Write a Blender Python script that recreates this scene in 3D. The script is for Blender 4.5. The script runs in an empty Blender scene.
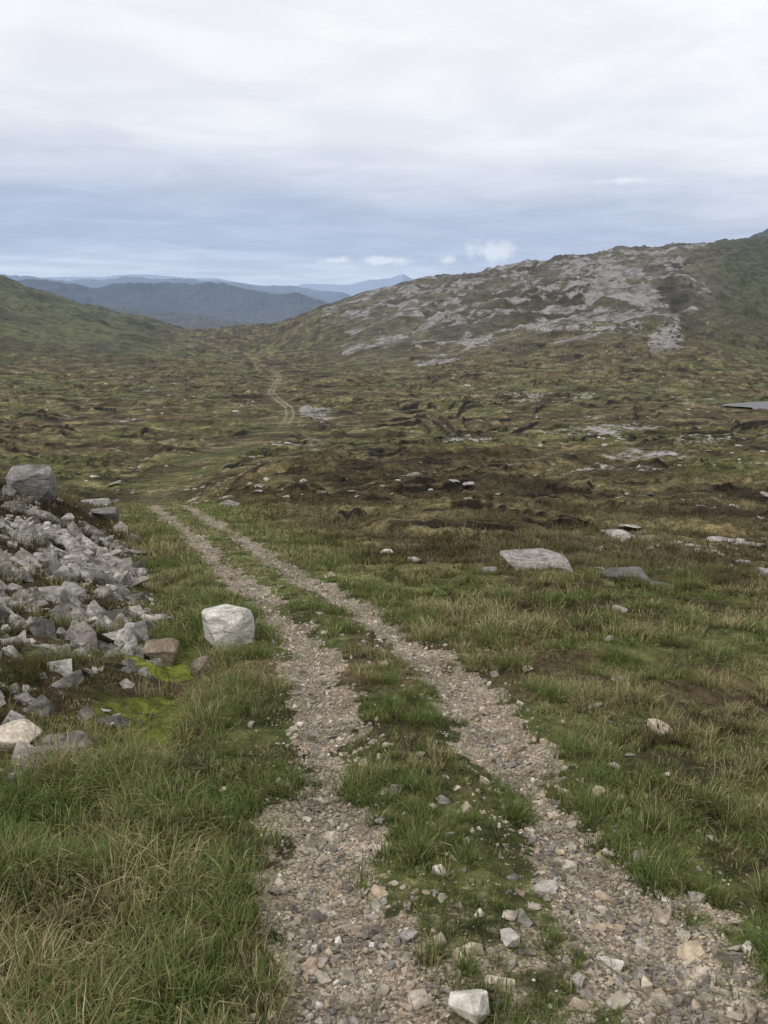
import bpy, bmesh, math, numpy as np
EYE=1.75
scene=bpy.context.scene
scene.view_settings.view_transform='Standard'
scene.view_settings.look='None'
scene.view_settings.exposure=0

# ---------------------------------------------------------------- noise
def sstep(a,b,x):
    t=np.clip((x-a)/(b-a),0,1); return t*t*(3-2*t)
def _h(ix,iy,seed):
    h=(ix.astype(np.int64)*374761393+iy.astype(np.int64)*668265263+seed*974634777)&0xffffffff
    h=((h^(h>>13))*1274126177)&0xffffffff
    h=((h^(h>>16))*2246822519)&0xffffffff
    return ((h^(h>>15))&0xffffff)/float(0xffffff)
def vn(x,y,seed=0):
    xi=np.floor(x);yi=np.floor(y);fx=x-xi;fy=y-yi
    fx=fx*fx*fx*(fx*(fx*6-15)+10);fy=fy*fy*fy*(fy*(fy*6-15)+10)
    a=_h(xi,yi,seed);b=_h(xi+1,yi,seed);c=_h(xi,yi+1,seed);d=_h(xi+1,yi+1,seed)
    return (a+(b-a)*fx)*(1-fy)+(c+(d-c)*fx)*fy
def fbm(x,y,o=4,seed=0,g=.5):
    s=0;a=1;t=0
    x=np.asarray(x,float);y=np.asarray(y,float)
    for i in range(o):
        s=s+a*vn(x,y,seed+i*17);t+=a;a*=g
        x,y=x*1.62+y*1.17+3.1,y*1.62-x*1.17+7.7
    return s/t
def mix(a,b,t):
    return a+(b-a)*t[...,None]
C=lambda *c:np.array(c,float)

# ---------------------------------------------------------------- large landform (heights relative to eye level, by distance y and bearing s=x/y)
S=np.array([-.706,-.464,-.343,-.222,-.138,-.053,.019,.092,.164,.261,.358,.464,.745,1.2])
rows=[
(-60,[8]*14),(-20,[3]*14),(0,[-1.75]*14),(15,[-5.05]*14),(30,[-7.7]*14),
(45,[-11.5,-12.4,-12.4,-11.7,-10.6,-10.2,-10.2,-10.2,-10.2,-10.2,-10.2,-10.2,-10.2,-10.2]),
(70,[-14.5,-15.5,-15.5,-15,-14.2,-14,-14,-14,-14,-14,-14,-14,-14,-14]),
(110,[-20,-20,-20,-20,-19.5,-19.5,-19.5,-19.5,-19.5,-19.2,-19,-19,-19,-19]),
(180,[-26,-26.5,-26.5,-26.5,-26.5,-26.5,-26.5,-26.5,-26.3,-26,-26,-26,-25,-25]),
(300,[-28,-33,-34,-34,-34,-34,-34,-33.5,-33,-33,-33,-34,-30,-28]),
(450,[-18,-34,-38,-40,-41,-40,-37,-33,-29,-24,-23,-31,-24,-10]),
(650,[20,-18,-38,-46,-46,-38,-27,-17,-6,7,8,-2,14,40]),
(900,[55,19,-18,-41,-38,-11,3,16,28,38,45,50,70,100]),
(1100,[60,15,-28,-58,-54,-16,5,20,35,47,56,66,90,120]),
(1500,[40,-20,-60,-90,-90,-60,-30,-10,20,30,40,75,120,150]),
(2000,[0,-70,-100,-120,-120,-110,-90,-60,-30,0,60,175,280,300]),
(2600,[-80,-130,-130,-130,-130,-130,-130,-130,-100,-50,0,100,200,260]),
(4000,[-160]*10+[-130,-60,50,60]),
(16000,[-160]*14),(40000,[-300]*14)]
ys=np.array([r[0] for r in rows],float);Z=np.array([r[1] for r in rows],float)
K=6.0
us=np.arcsinh(ys/K)
NU,NS=700,260
ug=np.linspace(us[0],us[-1],NU);sg=np.linspace(S[0],S[-1],NS)
T=np.array([np.interp(sg,S,z) for z in Z])
yg=np.sinh(ug)*K
L=np.empty((NU,NS))
for j in range(NS): L[:,j]=np.interp(yg,ys,T[:,j])
def blur(A,n,ax):
    k=np.hanning(n+2)[1:-1];k/=k.sum()
    P=np.pad(A,[(n//2,n//2) if i==ax else (0,0) for i in (0,1)],mode='edge')
    return np.apply_along_axis(lambda v:np.convolve(v,k,'valid'),ax,P)
L=blur(L,17,0);L=blur(L,9,1)
def lut(x,y):
    s=np.clip(x/np.maximum(y,1.0),S[0],S[-1])
    u=(np.arcsinh(np.clip(y,-60,39000)/K)-us[0])/(us[-1]-us[0])*(NU-1)
    v=(s-S[0])/(S[-1]-S[0])*(NS-1)
    i=np.clip(u.astype(int),0,NU-2);j=np.clip(v.astype(int),0,NS-2);a=u-i;b=v-j
    return (L[i,j]*(1-a)+L[i+1,j]*a)*(1-b)+(L[i,j+1]*(1-a)+L[i+1,j+1]*a)*b
# ---------------------------------------------------------------- track centre line
ty=np.array([-40,0,2.38,2.79,3.77,5.7,7.66,11.3,17.4,29,36,45,70,95,130,180,205,235,270,310,370,430,530,640,800,2000])
tx=np.array([.9,.5,.41,.36,.27,.10,-.24,-1.33,-3.39,-7.76,-10.6,-13.8,-18,-18,-16.5,-20.5,-23.5,-30,-37,-41,-46,-57,-82,-121,-190,-600.])
tu=np.linspace(np.arcsinh(-40/K),np.arcsinh(2000/K),1400)
tg=np.interp(np.sinh(tu)*K,ty,tx)
k=np.hanning(19)[1:-1];k/=k.sum();tg=np.convolve(np.pad(tg,8,mode='edge'),k,'valid')
def xc(y): return np.interp(np.arcsinh(np.clip(y,-39,1990)/K),tu,tg)
def tdist(x,y):
    e=.2+np.abs(y)*.01
    d=(xc(y+e)-xc(y-e))/(2*e)
    return (x-xc(y))/np.sqrt(1+d*d)
def rutmask(x,y):
    t=tdist(x,y)
    w=1+.45*sstep(60,200,y)
    n=(fbm(x*2.2,y*2.2,3,5)-.5)*.46
    n2=(fbm(x*9,y*9,2,15)-.5)*.28
    near=1-sstep(1.2,3.4,y)
    hl=.215+.06*near;hr=.22+.12*near+.03*sstep(3,5,y)*(1-sstep(9,14,y))
    a=np.abs(t/w+.55)-hl+n+n2;b=np.abs(t/w-.55)-hr+n+n2
    m=1-sstep(-.07,.07,np.minimum(a,b))
    return m,t,w
def bank(x,y):
    dl=xc(y)-x
    amp=.38+.85*sstep(4,20,y)
    amp=amp*(1-sstep(26,35,y))*sstep(-4,3,y)
    rise=sstep(2.1,5.4,dl)
    ditch=-.16*np.exp(-((dl-1.85)/.4)**2)*(1-sstep(16,24,y))*sstep(3.6,5.5,y)
    return amp*rise+ditch
def peat(x,y):
    q=1/(1+sstep(60,260,y)*1.3)
    yy=np.maximum(y,5)
    wx=(fbm(x/11*q,y/11*q,3,35)-.5)*1.5;wy=(fbm(x/9*q+5,y/9*q,3,36)-.5)*1.0
    n=fbm(x/17*q+3+wx,y/9*q+1.5+wy,4,31,.52)*8.6+np.log(yy)*4.2
    f=n-np.floor(n)
    gate=sstep(.46,.52,fbm(x/8*q+wy,y/5.5*q+wx,4,77,.6))
    tfar=sstep(2,5,np.abs(tdist(x,y)))
    on=sstep(14,22,y)*(1-sstep(380,560,y))*gate*tfar*np.where(y>30,1.,sstep(-3,5,x+y*.25))
    return n,f,on
LX,LY,LZ=113.0,203.0,-27.4
def loch(x,y): return np.sqrt(((x-LX)/24)**2+((y-LY)/8)**2)
def ridge(prof,px,x,y,y0,w,base,jag,seed):
    s=x/np.maximum(y,1)
    t=np.interp(s,px,prof)
    t=t+(fbm(x/(y0*.05),y/(y0*.05),6,seed+3,.55)-.5)*jag*2
    g=np.exp(-((y-y0-(fbm(x/(y0*.2),y*0,3,seed)-.5)*y0*.2)/w)**2)
    return np.maximum(0,(t-base))*g
def gully(x,y):
    s=x/np.maximum(y,1)
    c=.368-(y-440)*.00019+(fbm(y/35,y*0,4,141,.6)-.5)*.05
    w=.008+.010*vn(y/40,y*0,143)
    return np.exp(-((s-c)/w)**2)*sstep(410,470,y)*(1-sstep(600,760,y))
def H(x,y):
    x=np.asarray(x,float);y=np.asarray(y,float)
    b=lut(x,y)
    r=np.hypot(x,y)
    z=b+bank(x,y)
    m,t,w=rutmask(x,y)
    at=np.abs(t)
    off=sstep(.9,1.7,at)
    z=z-.055*np.exp(-((at/w-.55)/.2)**2)*(1-sstep(100,200,y))+.03*np.exp(-(at/.25)**2)*(1-sstep(30,60,y))
    z=z+(fbm(x*2.1,y*2.1,3,3)-.5)*.24*off*(1-sstep(40,80,r))
    z=z+(fbm(x*9,y*9,3,4)-.5)*.045*(1-m*.6)*(1-sstep(15,30,r))
    z=z+(fbm(x/3.2,y/3.2,3,8)-.5)*.42*sstep(1.3,3.5,at)*sstep(2,7,r)
    z=z+(fbm(x/16,y/13,4,9)-.5)*2.6*sstep(12,60,r)*sstep(1.5,9,at)*(1-sstep(500,900,r)*.3)
    z=z+(fbm(x/2.1,y/2.1,4,10)-.5)*.8*sstep(12,35,r)*sstep(1.5,5,at)
    z=z-.05*np.clip(x-2.5,0,30)*(1-sstep(30,70,r))*sstep(0,5,y)
    n,f,on=peat(x,y)
    amp=.38+.7*sstep(40,250,y)
    z=z+on*amp*(sstep(0,.14,f)-f)
    lk=1-sstep(.95,1.7,loch(x,y))
    z=z*(1-lk)+(LZ-.6)*lk
    hr=sstep(330,650,y)
    hn=fbm(x/70,y/70,6,21,.55)-.5
    z=z+hn*22*hr*(1-sstep(1400,2500,y)*.5)
    rr=np.abs(fbm(x/45+9,y/30,5,23,.6)-.5)
    z=z-rr*18*hr*sstep(-.05,.1,x/np.maximum(y,1))
    z=z+(fbm(x/14,y/9,4,26,.6)-.5)*7*hr*sstep(-.05,.06,x/np.maximum(y,1))-gully(x,y)*2.5
    s0=[-1,-.464,-.416,-.343,-.283,-.222,-.162,-.1,-.065,-.03,.02,1]
    z=z+ridge([60,20,40,2,55,35,20,-30,-85,-160,-160,-160],s0,x,y,4700,750,b,50,51)
    z=z+ridge([20,-20,-35,-55,-64,-82,-104,-130,-160,-160,-160,-160],s0,x,y,3000,420,b,26,61)
    s2=[-1,-.464,-.36,-.28,-.2,-.14,-.1,-.05,.0,.1,1]
    z=z+ridge([130,105,70,92,100,60,20,-40,-160,-160,-160],s2,x,y,7400,800,b,60,81)
    s1=(np.array([-600,-200,0,60,120,160,220,270,290,310,350,370,390,402,412,425,440,470,520,600,900])-384)/827.
    z=z+ridge([193,193,193,180,193,220,152,61,34,79,80,150,165,225,150,168,110,30,-30,-70,-70],s1,x,y,12000,1300,b,40,71)
    return z+EYE
def Hs(x,y): return H(np.array([x],float),np.array([y],float))[0]

# ---------------------------------------------------------------- mesh helper
def build(name,v,loops,totals,mat,col=None,attrs=None,smooth=True):
    me=bpy.data.meshes.new(name)
    me.vertices.add(len(v));me.vertices.foreach_set('co',v.astype(np.float32).ravel())
    me.loops.add(len(loops));me.loops.foreach_set('vertex_index',loops.astype(np.int32))
    me.polygons.add(len(totals))
    st=np.concatenate([[0],np.cumsum(totals)[:-1]])
    me.polygons.foreach_set('loop_start',st.astype(np.int32))
    try: me.polygons.foreach_set('loop_total',np.asarray(totals).astype(np.int32))
    except Exception: pass
    me.update(calc_edges=True)
    me.polygons.foreach_set('use_smooth',np.full(len(totals),smooth))
    if col is not None:
        a=me.color_attributes.new('Col','FLOAT_COLOR','POINT')
        c=np.ones((len(v),4),np.float32);c[:,:3]=col;a.data.foreach_set('color',c.ravel())
    if attrs:
        for k_,val in attrs.items():
            a=me.attributes.new(k_,'FLOAT','POINT');a.data.foreach_set('value',val.astype(np.float32))
    me.materials.append(mat)
    ob=bpy.data.objects.new(name,me);scene.collection.objects.link(ob)
    return ob

# ---------------------------------------------------------------- node helper
class NT:
    def __init__(s,t): s.t=t;t.nodes.clear()
    def n(s,ty,**k):
        a=s.t.nodes.new(ty)
        for q,v in k.items(): setattr(a,q,v)
        return a
    def set(s,i,v):
        if isinstance(v,bpy.types.NodeSocket): s.t.links.new(v,i)
        else: i.default_value=v
    def m(s,op,a,b=0.0,c=0.0,clamp=False):
        q=s.n('ShaderNodeMath',operation=op,use_clamp=clamp)
        s.set(q.inputs[0],a);s.set(q.inputs[1],b);s.set(q.inputs[2],c);return q.outputs[0]
    def mr(s,v,a,b,c=0.,d=1.,t='SMOOTHSTEP'):
        q=s.n('ShaderNodeMapRange',interpolation_type=t)
        for i,w in enumerate((v,a,b,c,d)): s.set(q.inputs[i],w)
        return q.outputs[0]
    def mixc(s,f,a,b,bt='MIX'):
        q=s.n('ShaderNodeMix',data_type='RGBA',blend_type=bt)
        s.set(q.inputs[0],f);s.set(q.inputs[6],a);s.set(q.inputs[7],b);return q.outputs[2]
    def noise(s,vec,scale,detail=8,rough=.6,dist=0.):
        q=s.n('ShaderNodeTexNoise');s.set(q.inputs['Vector'],vec)
        q.inputs['Scale'].default_value=scale;q.inputs['Detail'].default_value=detail
        q.inputs['Roughness'].default_value=rough;q.inputs['Distortion'].default_value=dist
        return q.outputs[0]
    def attr(s,name,out=2):
        q=s.n('ShaderNodeAttribute');q.attribute_name=name;return q.outputs[out]
def newmat(name):
    m=bpy.data.materials.new(name);m.use_nodes=True;return m,NT(m.node_tree)

# ---------------------------------------------------------------- materials
gm,t=newmat('moorland_ground')
pos=t.n('ShaderNodeNewGeometry').outputs['Position']
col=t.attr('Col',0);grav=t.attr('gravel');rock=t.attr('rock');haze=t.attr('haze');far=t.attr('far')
nA=t.noise(pos,.13,9,.68);nB=t.noise(pos,7,5,.7);nD=t.noise(pos,1.1,6,.7)
veg=t.mixc(1.0,col,t.mixc(t.mr(nB,.3,.7),(.45,.45,.45,1),(1.6,1.55,1.5,1)),'MULTIPLY')
veg=t.mixc(1.0,veg,t.mixc(t.mr(nD,.32,.68),(.5,.48,.45,1),(1.65,1.6,1.5,1)),'MULTIPLY')
veg=t.mixc(1.0,veg,t.mixc(t.mr(nA,.36,.64),(.62,.59,.58,1),(1.4,1.4,1.35,1)),'MULTIPLY')
vo=t.n('ShaderNodeTexVoronoi');t.set(vo.inputs['Vector'],pos);vo.inputs['Scale'].default_value=70
gcol=t.mixc(t.mr(nB,.3,.7),(.26,.215,.16,1),(.46,.40,.31,1))
sep=t.n('ShaderNodeSeparateColor');t.set(sep.inputs[0],vo.outputs['Color'])
gcol=t.mixc(1.0,gcol,t.mixc(sep.outputs[0],(.6,.6,.62,1),(1.4,1.37,1.33,1)),'MULTIPLY')
gcol=t.mixc(t.mr(vo.outputs['Distance'],.45,.85),gcol,(.13,.11,.08,1))
gcol=t.mixc(1.0,gcol,t.mixc(t.mr(nD,.35,.65),(.68,.66,.62,1),(1.15,1.14,1.1,1)),'MULTIPLY')
gm_=t.mr(t.m('ADD',grav,t.m('MULTIPLY',t.m('SUBTRACT',nB,.5),1.1)),.32,.6)
c1=t.mixc(gm_,veg,gcol)
rn=t.m('ADD',t.m('MULTIPLY',nA,.6),t.m('MULTIPLY',nD,.4))
rmask=t.mr(t.m('ADD',rock,rn),.985,1.04)
rcol=t.mixc(t.mr(nD,.35,.65),(.17,.16,.15,1),(.40,.38,.36,1))
rcol=t.mixc(t.mr(nA,.42,.58),t.mixc(.7,rcol,(.075,.07,.05,1)),rcol)
c2=t.mixc(rmask,c1,rcol)
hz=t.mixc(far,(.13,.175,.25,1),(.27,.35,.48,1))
c3=t.mixc(haze,c2,hz)  # aerial haze painted into the base colour, bluer and paler with distance
b=t.n('ShaderNodeBsdfPrincipled');t.set(b.inputs['Base Color'],c3);b.inputs['Roughness'].default_value=.95
b.inputs['Specular IOR Level'].default_value=.15
hgt=t.m('ADD',t.m('MULTIPLY',nB,.045),t.m('ADD',t.m('MULTIPLY',nD,.25),t.m('MULTIPLY',nA,1.4)))
hgt=t.m('SUBTRACT',hgt,t.m('MULTIPLY',t.m('MULTIPLY',vo.outputs['Distance'],gm_),.010))
bp=t.n('ShaderNodeBump');bp.inputs['Strength'].default_value=.8;bp.inputs['Distance'].default_value=1.0
t.set(bp.inputs['Height'],hgt);t.set(b.inputs['Normal'],bp.outputs[0])
o=t.n('ShaderNodeOutputMaterial');t.set(o.inputs[0],b.outputs[0])

grm,t=newmat('grass_blades')
col=t.attr('Col',0)
d=t.n('ShaderNodeBsdfDiffuse');t.set(d.inputs[0],col)
tr=t.n('ShaderNodeBsdfTranslucent');t.set(tr.inputs[0],col)
mx=t.n('ShaderNodeMixShader');mx.inputs[0].default_value=.3
t.set(mx.inputs[1],d.outputs[0]);t.set(mx.inputs[2],tr.outputs[0])
o=t.n('ShaderNodeOutputMaterial');t.set(o.inputs[0],mx.outputs[0])

def rockmat(name,lichen,bd=.05):
    m,t=newmat(name)
    pos=t.n('ShaderNodeNewGeometry').outputs['Position'];col=t.attr('Col',0)
    mp=t.n('ShaderNodeMapping');t.set(mp.inputs[0],pos);mp.inputs['Rotation'].default_value=(.5,.35,.2);mp.inputs['Scale'].default_value=(1,1,3.2)
    a=t.noise(mp.outputs[0],5,8,.72,.6);b2=t.noise(pos,38,4,.65);c=t.noise(pos,2.3,7,.7)
    k1=t.mixc(1.0,col,t.mixc(t.mr(a,.3,.68),(.45,.44,.42,1),(1.3,1.29,1.27,1)),'MULTIPLY')
    k1=t.mixc(1.0,k1,t.mixc(t.mr(b2,.3,.7),(.72,.72,.72,1),(1.2,1.2,1.2,1)),'MULTIPLY')
    k1=t.mixc(t.m('MULTIPLY',t.mr(c,.50,.60),lichen),k1,(.10,.092,.065,1))
    b=t.n('ShaderNodeBsdfPrincipled');t.set(b.inputs['Base Color'],k1);b.inputs['Roughness'].default_value=.85
    b.inputs['Specular IOR Level'].default_value=.25
    bp=t.n('ShaderNodeBump');bp.inputs['Strength'].default_value=.9;bp.inputs['Distance'].default_value=bd
    t.set(bp.inputs['Height'],t.m('ADD',a,t.m('MULTIPLY',b2,.2)));t.set(b.inputs['Normal'],bp.outputs[0])
    o=t.n('ShaderNodeOutputMaterial');t.set(o.inputs[0],b.outputs[0]);return m
rkm=rockmat('quartzite_rock',.5,.12);stm=rockmat('loose_stone',.15,.03)

# ---------------------------------------------------------------- terrain sheet
def moorcol(x,y):  # heather and grass tones, with the moor's cloud shadow put into the colour
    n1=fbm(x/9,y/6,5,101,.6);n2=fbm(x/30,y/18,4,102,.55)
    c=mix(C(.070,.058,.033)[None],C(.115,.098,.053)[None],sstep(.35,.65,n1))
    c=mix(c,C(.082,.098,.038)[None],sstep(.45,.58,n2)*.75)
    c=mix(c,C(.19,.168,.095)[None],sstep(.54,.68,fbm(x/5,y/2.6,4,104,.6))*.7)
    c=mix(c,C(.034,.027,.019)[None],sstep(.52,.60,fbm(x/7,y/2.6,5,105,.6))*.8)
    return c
az=np.concatenate([np.linspace(-180,-36,50)[:-1],np.linspace(-36,36,700),np.linspace(36,180,50)[1:]])
az=np.radians(az[:-1])
NR=1300
r=.35*np.exp(np.linspace(0,math.log(30000/.35),NR))
R,A=np.meshgrid(r,az,indexing='ij')
x=(R*np.sin(A)).ravel();y=(R*np.cos(A)).ravel();rr=R.ravel()
z=H(x,y)
m,td,w=rutmask(x,y)
at=np.abs(td)
n2=fbm(x/30,y/18,4,102,.55);n3=fbm(x/1.3,y/1.3,4,103)
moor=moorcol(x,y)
near=mix(C(.085,.068,.04)[None],C(.082,.100,.036)[None],sstep(.38,.6,n3))
near=mix(near,C(.045,.033,.022)[None],sstep(.54,.64,fbm(x/.8,y/.8,4,107))*.7)
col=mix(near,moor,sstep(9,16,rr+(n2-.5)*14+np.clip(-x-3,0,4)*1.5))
col=mix(col,C(.10,.118,.046)[None],(1-sstep(1.2,3.2+y*.03,at+(n3-.5)*2))*sstep(8,14,y)*(1-sstep(34,60,y))*.8)
dl=xc(y)-x
col=mix(col,C(.07,.053,.033)[None],sstep(2.3,3,dl+(n3-.5)*1.5)*sstep(5,7,y)*(1-sstep(26,32,y))*.85)
moss=np.exp(-((dl-1.9)/.48)**2)*sstep(4.6,5.4,y)*(1-sstep(7.5,9,y))*sstep(.36,.5,n3+.06)
col=mix(col,C(.13,.17,.03)[None],np.clip(moss*1.3,0,1))
s=x/np.maximum(y,1)
hillR=sstep(330,560,y)*sstep(-.1,.02,s)
hillcol=mix(C(.058,.053,.033)[None],C(.102,.096,.060)[None],sstep(.38,.62,fbm(x/50,y/40,5,111,.6)))
hillcol=mix(hillcol,C(.056,.063,.034)[None],sstep(.36,.41,s+(fbm(x/80,y/50,4,117)-.5)*.06)*.8)
hillcol=mix(hillcol,C(.15,.145,.135)[None],sstep(.45,.6,fbm(x/60,y/22,6,115,.65))*(1-sstep(.37,.42,s))*.3)
hillcol=mix(hillcol,C(.026,.026,.016)[None],gully(x,y)*.7)
col=mix(col,hillcol,hillR)
hl=sstep(380,560,y)*sstep(.2,.3,-s)
lcol=mix(C(.050,.052,.030)[None],C(.088,.096,.050)[None],sstep(.4,.6,fbm(x/60,y/50,5,112,.6)))
col=mix(col,lcol,hl)
n_,f,on=peat(x,y)
n_b,_,_=peat(x,y+.5)
pk=on*(sstep(-.04,.02,f)*(1-sstep(.11,.20,f))+sstep(.96,1,f))*sstep(-.02,.03,n_b-n_)
pk=np.clip(pk*1.4,0,1)
col=mix(col,C(.012,.010,.008)[None],pk*.93)
col=mix(col,C(.12,.118,.056)[None],on*sstep(.24,.34,f)*(1-sstep(.5,.7,f))*.35)
rock=np.zeros_like(x)
def patch(cs,cy,ws,wy,a):
    global rock
    rock=np.maximum(rock,a*np.exp(-((s-cs)/ws)**4-((y-cy)/wy)**4))
big=fbm(x/90,y/45,5,120,.6)
hm=sstep(400,500,y)*(1-sstep(.365,.40,s+(big-.5)*.06))*sstep(-.09,-.03,s)*(1-sstep(1300,1500,y))
rock=np.maximum(rock,(.40+.30*(big-.42))*hm)
ed=(fbm(x/26,y/20,5,121,.6)-.5)
patch(.255,720,.065,160,.585);patch(.295,560,.040,130,.585);patch(.335,450,.026,70,.565)
patch(.08,880,.22,130,.46);patch(.24,960,.20,110,.51);patch(.20,580,.05,70,.50)
patch(.05,620,.10,90,.49);patch(.11,500,.05,60,.51);patch(.06,430,.04,40,.49);patch(.22,470,.05,50,.49)
rock=rock+np.where(rock>.3,ed*1.1,0)
r2=np.zeros_like(x);keep_=rock;rock=r2
patch(-.085,190,.04,30,.54);patch(-.19,165,.03,12,.54);patch(.27,120,.14,22,.49);patch(.42,105,.12,18,.51);patch(.35,75,.14,7,.50)
patch(.03,48,.06,6,.53);patch(.15,60,.05,8,.53);patch(.3,52,.1,4,.51);patch(-.27,36,.06,6,.53);patch(-.1,90,.05,6,.52);patch(.1,100,.06,8,.51);patch(.2,240,.1,30,.5)
rock=np.maximum(rock,keep_)
rock=np.maximum(rock,.405*sstep(25,50,y)*(1-hl)*(1-sstep(400,500,y)))
rock*=1-np.clip(m+(1-sstep(1,2.5,at)),0,1)
rock=rock*(1-.6*pk)*(1-.4*gully(x,y))
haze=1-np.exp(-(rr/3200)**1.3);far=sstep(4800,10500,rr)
tbr=.35+.65*sstep(.42,.55,fbm(x/9,y/9,3,151))
tf=1-sstep(33,38,y)*(1-.5*sstep(140,170,y)*1.0)*1.0*(1-.35*tbr)
gr=m*(1-sstep(250,700,y)*.4)*np.clip(tf,0,1)
gr=np.maximum(gr,.46*(1-sstep(.0,.6,at-.75))*(1-sstep(2.3,3.6,y)))
gr=np.clip(gr,0,1)
col=mix(col,C(.165,.158,.085)[None],(1-sstep(.7,1.6,at))*sstep(36,60,y)*(.34+.33*sstep(140,170,y))*tbr)
NA=len(az)
idx=np.arange(NR*NA).reshape(NR,NA)
nx=np.roll(idx,-1,axis=1)
q=np.stack([idx[:-1],nx[:-1],nx[1:],idx[1:]],-1).reshape(-1,4)
fan=np.stack([np.full(NA,len(x)),nx[0],idx[0]],-1)
q=q[:,::1];V=np.stack([x,y,z],1);V=np.vstack([V,[[0,0,Hs(0,0)]]])
loops=np.concatenate([q.ravel(),fan.ravel()]);tot=np.concatenate([np.full(len(q),4),np.full(NA,3)])
ext=lambda a:np.append(a,a[0])
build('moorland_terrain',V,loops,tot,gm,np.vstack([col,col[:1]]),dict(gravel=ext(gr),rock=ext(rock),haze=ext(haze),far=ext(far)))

# small loch at the foot of the hill
lm,t=newmat('loch_water')
b=t.n('ShaderNodeBsdfPrincipled');b.inputs['Base Color'].default_value=(.02,.025,.03,1);b.inputs['Roughness'].default_value=.2
pos=t.n('ShaderNodeNewGeometry').outputs['Position']
bp=t.n('ShaderNodeBump');bp.inputs['Strength'].default_value=.6;bp.inputs['Distance'].default_value=.2
t.set(bp.inputs['Height'],t.noise(pos,1.5,3,.5));t.set(b.inputs['Normal'],bp.outputs[0])
o=t.n('ShaderNodeOutputMaterial');t.set(o.inputs[0],b.outputs[0])
th=np.linspace(0,2*np.pi,97)[:-1];q_=1.2+.12*np.sin(3*th+1)+.07*np.sin(7*th)
V=np.stack([LX+24*q_*np.cos(th),LY+8*q_*np.sin(th),np.full(96,LZ+EYE-.15)],1)
build('loch',V,np.arange(96),np.array([96]),lm,smooth=False)

# ---------------------------------------------------------------- rocks
def hull(g,n,bev=0.0,box=.6):
    p=g.uniform(-1,1,(n,3));l=np.linalg.norm(p,axis=1,keepdims=True);mx_=np.abs(p).max(1,keepdims=True)
    p=(p/l)*(1-box)+(p/mx_)*box*.85
    bm=bmesh.new()
    for q in p: bm.verts.new(q)
    bmesh.ops.convex_hull(bm,input=bm.verts[:])
    bmesh.ops.dissolve_limit(bm,angle_limit=math.radians(14),verts=bm.verts[:],edges=bm.edges[:])
    if bev>0: bmesh.ops.bevel(bm,geom=bm.edges[:],offset=bev,segments=2,affect='EDGES',profile=.6)
    bmesh.ops.triangulate(bm,faces=bm.faces[:])
    loose=[v for v in bm.verts if not v.link_faces]
    bmesh.ops.delete(bm,geom=loose,context='VERTS')
    bm.verts.index_update()
    v=np.array([q.co[:] for q in bm.verts]);f=np.array([[a.index for a in p_.verts] for p_ in bm.faces]);bm.free();return v,f
def rotm(g,N,tilt,dip=None):
    a=g.uniform(0,2*np.pi,N);b=g.normal(0,tilt,N);c=g.normal(0,tilt,N)
    def Rz(a):
        M=np.zeros((len(a),3,3));M[:,0,0]=np.cos(a);M[:,0,1]=-np.sin(a);M[:,1,0]=np.sin(a);M[:,1,1]=np.cos(a);M[:,2,2]=1;return M
    def Rx(a):
        M=np.zeros((len(a),3,3));M[:,1,1]=np.cos(a);M[:,1,2]=-np.sin(a);M[:,2,1]=np.sin(a);M[:,2,2]=np.cos(a);M[:,0,0]=1;return M
    def Ry(a):
        M=np.zeros((len(a),3,3));M[:,0,0]=np.cos(a);M[:,0,2]=np.sin(a);M[:,2,0]=-np.sin(a);M[:,2,2]=np.cos(a);M[:,1,1]=1;return M
    Q=Rx(b)@Ry(c)
    if dip is not None: Q=Ry(np.full(N,dip[1])+c*.5)@Rx(np.full(N,dip[0])+b*.5)
    return Q@Rz(a)
def scatter(name,px,py,size,cols,mat,flat=(.35,.8),tilt=.35,sink=.25,nv=14,seed=1,npt=12,bev=0.,dip=None,box=.6,merge=None):
    g=np.random.default_rng(seed);N=len(px)
    vs=[hull(g,int(g.integers(npt-2,npt+4)),bev,box) for _ in range(nv)]
    hz=H(px,py);var=g.integers(0,nv,N)
    sc=np.stack([size*g.uniform(.7,1.3,N),size*g.uniform(.6,1.0,N),size*g.uniform(flat[0],flat[1],N)],1)
    M=rotm(g,N,tilt,dip)
    VV=[];FF=[];CC=[];o_=0
    for k in range(nv):
        ii=np.where(var==k)[0]
        if len(ii)==0: continue
        v,f=vs[k]
        P=v[None]*sc[ii][:,None,:]
        P=np.einsum('nij,nvj->nvi',M[ii],P)
        P[:,:,0]+=px[ii][:,None];P[:,:,1]+=py[ii][:,None];P[:,:,2]+=(hz[ii]+sc[ii,2]*(1-2*sink)*.6)[:,None]
        n=len(v)
        F=f[None]+(np.arange(len(ii))*n)[:,None,None]+o_
        VV.append(P.reshape(-1,3));FF.append(F.reshape(-1,3));CC.append(np.repeat(cols[ii],n,0));o_+=len(ii)*n
    V=np.concatenate(VV);F=np.concatenate(FF)
    return build(name,V,F.ravel(),np.full(len(F),3),mat,np.concatenate(CC),smooth=False)
def stonecols(g,N,dark=1.):
    pal=np.array([[.50,.44,.36],[.40,.35,.29],[.30,.275,.24],[.46,.375,.275],[.66,.61,.54],[.21,.20,.185],[.36,.285,.21]])
    p=g.choice(len(pal),N,p=[.22,.22,.18,.17,.06,.07,.08]);return pal[p]*g.uniform(.75,1.15,(N,1))*dark
g=np.random.default_rng(11)
def yd(N,a,b):
    u=g.uniform(0,1,N);return a*(b/a)**u
N=50000
py=yd(N,1.2,24);side=g.choice([-1,1],N)
tt=side*.55+g.normal(0,.17,N)
extra=g.uniform(0,1,N)<.24
tt=np.where(extra,g.uniform(-1.0,1.4,N),tt)
px=xc(py)+tt
mm,_,_=rutmask(px,py)
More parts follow.
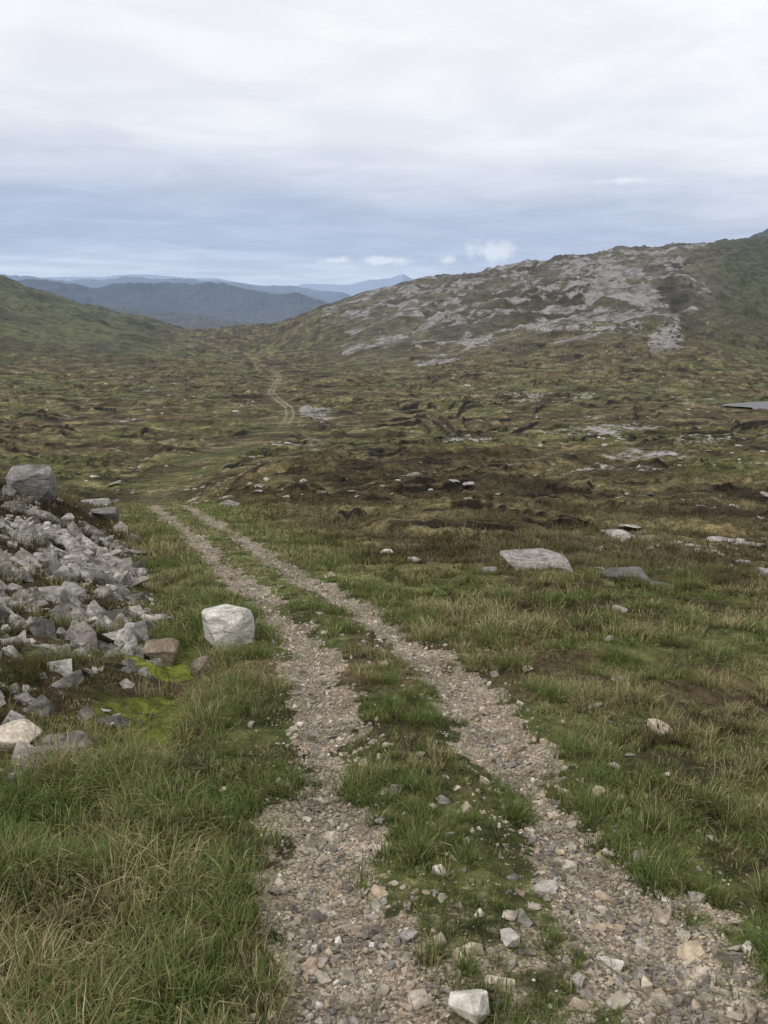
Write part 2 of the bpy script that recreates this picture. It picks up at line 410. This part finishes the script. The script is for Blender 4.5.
keep=~(extra&(g.uniform(0,1,N)>np.where(py<3.4,1,.15)))&((mm>.3)|(g.uniform(0,1,N)<.4))
px=px[keep];py=py[keep];N=len(px)
sz=np.exp(g.normal(math.log(.0060),.60,N));sz=np.clip(sz,.0025,.036)*(1+py*.03)
scatter('gravel',px,py,sz,stonecols(g,N,1.),stm,seed=12,sink=.2,nv=24,npt=9,box=.4)
N=1250
py=yd(N,1.6,22);px=xc(py)+np.where(g.uniform(0,1,N)<.8,g.choice([-1,1],N)*.55+g.normal(0,.25,N),g.uniform(-1.1,1.7,N))
sz=np.clip(np.exp(g.normal(math.log(.021),.42,N)),.012,.065)
scatter('loose_stones',px,py,sz,stonecols(g,N,1.1),stm,seed=13,nv=20,flat=(.3,.6),npt=12,bev=.06)
def stone(name,x,y,sx,sy,sz,colr,seed,rot=0,mat=stm,sink=.2,n=14,tilt=.1,box=.6,bev=.07,roll=0.):
    g=np.random.default_rng(seed);v,f=hull(g,n,bev,box)
    v=v/np.abs(v).max(0)
    v=v*np.array([sx,sy,sz])/2
    ca,sa=math.cos(rot),math.sin(rot);ct,stt=math.cos(tilt),math.sin(tilt);cr_,sr=math.cos(roll),math.sin(roll)
    v=v@np.array([[1,0,0],[0,ct,stt],[0,-stt,ct]])@np.array([[cr_,0,-sr],[0,1,0],[sr,0,cr_]])@np.array([[ca,sa,0],[-sa,ca,0],[0,0,1]])
    zz=Hs(x,y)
    v=v+np.array([x,y,zz+sz*(.5-sink)])
    return build(name,v,f.ravel(),np.full(len(f),3),mat,np.tile(np.array(colr),(len(v),1)),smooth=False)
W=(.62,.58,.52);P=(.53,.45,.35);G=(.35,.33,.30)
stl=[(.267,2.10,.13,.11,.08,W),(.45,2.45,.10,.07,.05,W),(.31,2.42,.11,.05,.03,P),(.27,2.38,.09,.05,.03,P),(.668,2.91,.12,.07,.04,W),
(1.26,2.82,.07,.05,.05,W),(1.09,2.72,.11,.07,.04,P),(.80,2.42,.10,.06,.04,W),(.65,2.27,.06,.05,.05,G),(.9,2.32,.10,.06,.04,P),(1.165,2.13,.13,.09,.06,P),
(-1.2,2.13,.16,.12,.06,W),(1.8,4.86,.20,.13,.06,P),(1.55,5.5,.14,.1,.04,G),(.565,4.08,.09,.06,.05,P),(.41,3.65,.07,.06,.05,P),(.24,3.0,.08,.05,.04,W),(.09,2.55,.07,.06,.05,G),
(-.1,4.35,.1,.06,.04,P),(1.15,3.9,.09,.07,.05,P),(1.35,4.3,.08,.06,.04,G),(.0,6.6,.11,.08,.06,P),(-.62,8.2,.12,.08,.06,P),(.52,2.62,.1,.06,.03,G),
(0.05,16.5,.34,.25,.2,W),(.6,15.5,.3,.2,.1,G),(-.9,13,.2,.15,.1,P),(2.9,9.5,.2,.15,.08,G),(.95,2.55,.12,.06,.03,G),(.38,2.22,.1,.06,.03,P),(2.35,8.0,.16,.1,.06,G),(2.0,6.4,.16,.12,.04,G)]
for i,(a,b_,sx,sy,sz_,c_) in enumerate(stl): stone('stone',a,b_,sx,sy,sz_,c_,100+i,rot=(i*1.7)%3.1)
stone('boulder',-1.6,7.9,.54,.46,.44,(.70,.67,.62),5,rot=.15,mat=stm,sink=.12,n=26,tilt=-.04,box=.85,bev=.06)
stone('boulder',-1.62,6.9,.26,.2,.2,(.30,.25,.19),8,mat=rkm)
stone('boulder',-2.25,7.7,.36,.3,.26,(.36,.29,.22),9,mat=rkm)
stone('boulder',-2.42,4.72,.42,.3,.13,(.56,.49,.40),10,mat=stm)
stone('boulder',-9.2,21.0,1.7,1.2,1.1,(.32,.31,.29),12,rot=.4,mat=rkm,sink=.2,n=34,box=.4)
stone('boulder',-7.9,22.5,.8,.7,.5,(.26,.25,.24),13,mat=rkm)
stone('rock_slab',2.6,13.4,1.25,1.5,.16,(.44,.41,.38),14,mat=rkm,sink=.42,tilt=.16,n=22)
stone('rock_slab',1.75,13.7,.5,.7,.16,(.36,.34,.33),15,mat=rkm,sink=.35)
stone('rock_slab',3.9,12.6,.8,.6,.26,(.2,.19,.18),16,mat=rkm,sink=.3)
stone('rock_slab',4.4,12.2,.5,.4,.15,(.22,.21,.2),17,mat=rkm,sink=.3)
stone('rock_slab',-11.0,30.2,1.3,1.0,.3,(.42,.41,.40),18,mat=rkm,sink=.3)
stone('rock_slab',-5.9,30.5,.8,.6,.25,(.36,.34,.33),19,mat=rkm,sink=.3)
# broken rock on the left bank
g=np.random.default_rng(21)
def screeprob(x,y):
    dl=xc(y)-x
    e=np.abs(dl-(2.9+.075*y))/(1.1+.065*y)
    return .55*fbm(x/1.2,y/1.2,3,222,.5)+.45*fbm(x/.45,y/.45,3,223,.5)-(.480+.055*e)-.1*sstep(17,24,y)
N=17000
py=3.9*(24/3.9)**g.uniform(0,1,N);px=xc(py)-g.uniform(2.0,8.5,N)
sp_=screeprob(px,py);keep=((sp_>0)&(g.uniform(0,1,N)<.75))|(g.uniform(0,1,N)<.035)
px=px[keep];py=py[keep];sp_=np.maximum(sp_[keep],0);N=len(px)
sz=np.clip(np.exp(g.normal(math.log(.040),.7,N))*(1+sp_*8),.015,.30)
pal=np.array([[.60,.57,.53],[.45,.425,.40],[.53,.475,.43],[.27,.26,.24],[.70,.67,.62]])
cc=pal[g.integers(0,5,N)]*g.uniform(.65,1.1,(N,1))
scatter('scree',px,py,sz,cc,rkm,seed=22,tilt=.9,flat=(.18,.55),sink=.3,nv=30,npt=10,box=.9,dip=(.35,.5))
# layered bedrock outcrops: stacks of dipping angular slabs, one mesh per outcrop
def outcrop(name,cx,cy,w,d,h,seed,colr):
    g=np.random.default_rng(seed);VV=[];FF=[];CC=[];o_=0
    n=int(14+12*w)
    for i in range(n):
        ax,ay=g.normal(0,.36,2);v,f=hull(g,10,.03,.95)
        fade=math.exp(-(ax*ax+ay*ay)*2.5);q_=g.uniform(.5,1.25)
        sc=np.array([w*g.uniform(.10,.24),d*g.uniform(.07,.16),h*g.uniform(.07,.16)])*q_
        M=rotm(g,1,.35,dip=(.25,.6))[0]
        P=(v*sc)@M.T
        X0,Y0=cx+ax*w,cy+ay*d
        P+=np.array([X0,Y0,Hs(X0,Y0)+h*.35*fade*g.uniform(.0,1.0)])
        VV.append(P);FF.append(f+o_);o_+=len(v);CC.append(np.tile(np.array(colr)*g.uniform(.6,1.15),(len(v),1)))
    V=np.concatenate(VV);F=np.concatenate(FF)
    build(name,V,F.ravel(),np.full(len(F),3),rkm,np.concatenate(CC),smooth=False)
for i,(a,b_,w_,d_,h_) in enumerate([(-5.7,14.2,2.0,1.4,.8),(-4.9,11.6,1.3,1.2,.5),(-3.9,9.0,.9,1.0,.4),(-3.05,6.8,.55,.6,.3),(-7.0,13.4,1.4,1.1,.5),(-2.8,5.5,.4,.4,.2)]):
    outcrop('rock_outcrop',a,b_,w_,d_,h_,60+i,(.59,.56,.525) if i%2 else (.53,.50,.47))
# sparse moor rocks
N=2600
py=14*(330/14)**g.uniform(0,1,N);px=g.uniform(-.6,.6,N)*py
keep=(fbm(px/14,py/9,4,333)+.04*sstep(0,.3,px/py)>.54)&(np.abs(tdist(px,py))>1.6)
px=px[keep];py=py[keep];N=len(px)
sz=np.clip(np.exp(g.normal(math.log(.12),.55,N)),.04,.42)*(1+py/100)
scatter('moor_rocks',px,py,sz,pal[g.integers(0,5,N)]*.85,rkm,seed=23,tilt=.15,flat=(.12,.3),sink=.3,nv=14,npt=14,box=.7)

# ---------------------------------------------------------------- grass
def blades(name,bx,by,z0,azm,ln,wd,lean,cols,seg2=True):
    N=len(bx)
    dx,dy=np.cos(azm),np.sin(azm)
    yaw=azm+np.pi/2+np.random.default_rng(3).normal(0,.5,N)
    wx,wy=np.cos(yaw)*wd/2,np.sin(yaw)*wd/2
    h1=ln*.55*np.cos(lean*.5);o1=ln*.55*np.sin(lean*.5)
    h2=h1+ln*.45*np.cos(lean*1.3);o2=o1+ln*.45*np.sin(lean*1.3)
    def P(o,h,k): return np.stack([bx+dx*o+wx*k,by+dy*o+wy*k,z0+h],1)
    if seg2:
        V=np.stack([P(0*o1,0*h1,-1),P(0*o1,0*h1,1),P(o1,h1,.8),P(o1,h1,-.8),P(o2,h2,0)],1).reshape(-1,3)
        base=(np.arange(N)*5)[:,None]
        loops=(base+np.array([0,1,2,3,3,2,4])[None]).ravel();tot=np.tile([4,3],N)
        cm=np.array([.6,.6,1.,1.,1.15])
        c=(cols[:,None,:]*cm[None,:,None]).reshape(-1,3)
    else:
        V=np.stack([P(0*o1,0*h1,-1),P(0*o1,0*h1,1),P(o2,h2,0)],1).reshape(-1,3)
        loops=np.arange(N*3);tot=np.full(N,3)
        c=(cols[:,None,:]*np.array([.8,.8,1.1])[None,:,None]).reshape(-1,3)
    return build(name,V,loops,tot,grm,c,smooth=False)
GREEN=C(.150,.215,.054);DGREEN=C(.076,.118,.034);STRAW=C(.50,.43,.245);OL=C(.215,.22,.092);BROWN=C(.16,.11,.06);HEATH=C(.095,.07,.042)
def tuftfield(name,ntuft,ymin,ymax,bl,lnm,wdm,spread,seed,smax=.68,seg2=True,powr=1.0,clus=1,crad=.1):
    g=np.random.default_rng(seed)
    nc=ntuft//clus
    cy_=ymin*(ymax/ymin)**(g.uniform(0,1,nc)**powr);cx_=g.uniform(-1,1,nc)*(smax*cy_+.8)
    ch_=g.uniform(0,1,nc);cl_=g.uniform(.45,1.35,nc)
    ty_=np.repeat(cy_,clus)+g.normal(0,crad,nc*clus)*(clus>1);tx_=np.repeat(cx_,clus)+g.normal(0,crad,nc*clus)*(clus>1)
    hue=np.repeat(ch_,clus);cl=np.repeat(cl_,clus);ntuft=nc*clus
    ty_=np.maximum(ty_,.9)
    m,td,w=rutmask(tx_,ty_);at=np.abs(td);dl=xc(ty_)-tx_;cent=at<.36
    keep=(m<.35)|(g.uniform(0,1,ntuft)<.010)
    cover=fbm(tx_*1.6,ty_*1.6,3,201)
    keep&=~((cent)&(cover<.40)&(ty_<30)&(g.uniform(0,1,ntuft)<.8))
    keep&=~((cent)&(ty_<3.1)&(g.uniform(0,1,ntuft)<.45))
    keep&=~((td>1.0)&(td<1.5)&(ty_<3.4)&(cover<.52))
    scr=(dl>2.0)&(ty_>3.9)&(ty_<25)&(screeprob(tx_,ty_)>.0)
    keep&=~(scr&(g.uniform(0,1,ntuft)<.82))
    keep&=~((np.exp(-((dl-1.9)/.36)**2)>.4)&(ty_>4.8)&(ty_<8)&(g.uniform(0,1,ntuft)<.82))
    n_,f,on=peat(tx_,ty_)
    keep&=~((on>.4)&((f<.20)|(f>.96)))
    tx_=tx_[keep];ty_=ty_[keep];at=at[keep];td=td[keep];dl=dl[keep];cent=cent[keep];hue=hue[keep];cl=cl[keep];n=len(tx_)
    g1=fbm(tx_*.9,ty_*.9,3,211);g2=fbm(tx_/4,ty_/3,3,212)
    green=.52+ (g1-.5)*2.6+(hue-.5)*1.1
    green=np.where((td<-.8),green-.12,green+.08)
    green=np.where(cent|(at<1.3),green+.2,green)
    green-=.28*sstep(10,18,ty_)*sstep(1.5,3,at)
    lmul=cl*(.6+.9*np.clip(g2+.1,0,1)*g.uniform(.6,1.3,n))
    lmul=np.where(cent,lmul*.62,lmul)
    lmul=np.where((at<1.15),lmul*.75,lmul)
    lmul=np.where((td>1.2)&(ty_<12),lmul*.74,lmul)
    hp=.06+.50*sstep(10,18,ty_)*sstep(1.3,3,at)+.65*(dl>2.4)*(ty_>4.5)
    isheath=(hue*.999<hp)&(at>1)
    N=n*bl;R_=np.repeat
    ang=g.uniform(0,2*np.pi,N);rad=spread*np.sqrt(g.uniform(0,1,N))*(R_(lmul,bl))
    ox=np.cos(ang)*rad;oy=np.sin(ang)*rad
    h0=H(tx_,ty_);e=.12
    hx=(H(tx_+e,ty_)-h0)/e;hy=(H(tx_,ty_+e)-h0)/e
    bx=R_(tx_,bl)+ox;by=R_(ty_,bl)+oy
    z0=R_(h0,bl)+R_(np.clip(hx,-1,1),bl)*ox+R_(np.clip(hy,-1,1),bl)*oy-.012
    az_=ang+g.normal(0,.7,N)
    hh=R_(isheath,bl)
    ln=lnm*R_(lmul,bl)*g.uniform(.45,1.15,N)*np.where(hh,.85,1)
    lean=np.clip(.25+.75*rad/spread+g.normal(0,.25,N),.05,1.55)
    wd=wdm*g.uniform(.6,1.3,N)*np.where(hh,1.4,1)
    isg=g.uniform(0,1,N)<R_(np.clip(green,.06,.94),bl)
    u=g.uniform(0,1,N);z3=np.zeros((N,3))
    cg=mix(DGREEN+z3,GREEN+z3,u);cg=mix(cg,OL+z3,g.uniform(0,.7,N))
    cs=mix(OL+z3,STRAW+z3,g.uniform(0,1,N)**.8);cs=np.where((u<.15)[:,None],BROWN,cs)
    c=np.where(isg[:,None],cg,cs)
    ch=mix(HEATH+z3,BROWN+z3,g.uniform(0,.8,N)); ch=np.where((u<.3)[:,None],DGREEN*.9,ch)
    c=np.where(hh[:,None],ch,c)
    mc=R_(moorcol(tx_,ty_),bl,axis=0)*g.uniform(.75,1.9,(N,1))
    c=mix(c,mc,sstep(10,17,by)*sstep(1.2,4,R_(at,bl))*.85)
    c=c*R_(g.uniform(.75,1.2,n),bl)[:,None]
    return blades(name,bx,by,z0,az_,ln,wd,lean,c,seg2)
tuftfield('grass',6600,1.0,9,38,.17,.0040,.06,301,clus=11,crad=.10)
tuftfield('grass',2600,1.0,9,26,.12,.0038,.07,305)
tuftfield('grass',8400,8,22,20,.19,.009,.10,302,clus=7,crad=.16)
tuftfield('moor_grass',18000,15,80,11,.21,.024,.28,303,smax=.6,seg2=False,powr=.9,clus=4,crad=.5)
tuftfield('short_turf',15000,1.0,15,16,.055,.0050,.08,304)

# ---------------------------------------------------------------- world
wd=bpy.data.worlds.new('World');scene.world=wd;wd.use_nodes=True
t=NT(wd.node_tree)
tc=t.n('ShaderNodeTexCoord').outputs['Generated']
sp=t.n('ShaderNodeSeparateXYZ');t.set(sp.inputs[0],tc);X_,Y_,Z_=sp.outputs
zz=t.m('ADD',t.m('MAXIMUM',Z_,0.),.07)
cb=t.n('ShaderNodeCombineXYZ');t.set(cb.inputs[0],t.m('DIVIDE',X_,zz));t.set(cb.inputs[1],t.m('DIVIDE',Y_,zz))
n1=t.noise(cb.outputs[0],.5,5,.5,.3);n2=t.noise(cb.outputs[0],1.3,6,.55,.5)
tt_=t.m('ADD',Z_,t.m('MULTIPLY',t.m('SUBTRACT',n1,.5),.09))
tt_=t.m('ADD',tt_,t.m('MULTIPLY',X_,.05))
cr=t.n('ShaderNodeValToRGB');t.set(cr.inputs[0],t.m('MULTIPLY',tt_,3.0,clamp=True))
E=cr.color_ramp.elements
def srgb(c): return tuple([((v/255+.055)/1.055)**2.4 for v in c]+[1])
stops=[(0,(190,204,225)),(.12,(168,184,211)),(.26,(172,184,208)),(.36,(197,204,218)),(.46,(222,225,231)),(.75,(232,232,235)),(1,(236,235,236))]
E[0].position=0;E[0].color=srgb(stops[0][1]);E[1].position=1;E[1].color=srgb(stops[-1][1])
for p,c in stops[1:-1]:
    e=E.new(p);e.color=srgb(c)
ccol=t.mixc(1.0,cr.outputs[0],t.mixc(t.mr(n2,.35,.68),(.925,.93,.95,1),(1.05,1.045,1.04,1)),'MULTIPLY')
cn=t.noise(tc,55,4,.6)
for x0,z0,wx,wz in [(.124,.043,.024,.010),(.003,.034,.034,.0045),(-.058,.0335,.018,.0035),(.072,.034,.014,.005),(.26,.115,.03,.003)]:
    dx=t.m('DIVIDE',t.m('SUBTRACT',X_,x0),wx);dz=t.m('DIVIDE',t.m('SUBTRACT',Z_,z0),wz)
    dd=t.m('SQRT',t.m('ADD',t.m('MULTIPLY',dx,dx),t.m('MULTIPLY',dz,dz)))
    dd=t.m('ADD',dd,t.m('MULTIPLY',t.m('SUBTRACT',cn,.5),3.0))
    mk=t.m('MULTIPLY',t.mr(dd,1.4,.1),t.m('GREATER_THAN',Y_,0.))
    ccol=t.mixc(t.m('MULTIPLY',mk,.55),ccol,srgb((224,230,238)))
sky=t.n('ShaderNodeTexSky',sky_type='NISHITA');sky.sun_disc=False
sky.sun_elevation=math.radians(52);sky.sun_rotation=math.radians(50)
b1=t.n('ShaderNodeBackground');t.set(b1.inputs[0],sky.outputs[0]);b1.inputs[1].default_value=.12
b2=t.n('ShaderNodeBackground');t.set(b2.inputs[0],ccol);b2.inputs[1].default_value=1.18
mx=t.n('ShaderNodeMixShader');mx.inputs[0].default_value=.92
t.set(mx.inputs[1],b1.outputs[0]);t.set(mx.inputs[2],b2.outputs[0])
o=t.n('ShaderNodeOutputWorld');t.set(o.inputs[0],mx.outputs[0])
sl=bpy.data.lights.new('sun','SUN');sl.energy=1.5;sl.angle=math.radians(12);sl.color=(1,.96,.9)
so=bpy.data.objects.new('sun',sl);scene.collection.objects.link(so)
so.rotation_euler=(math.radians(38),0,math.radians(-50))
cd=bpy.data.cameras.new('camera');cd.lens=29.07;cd.sensor_width=36;cd.clip_start=.05;cd.clip_end=60000
co=bpy.data.objects.new('camera',cd);scene.collection.objects.link(co)
co.location=(0,0,EYE);co.rotation_euler=(math.radians(75),0,0);scene.camera=co
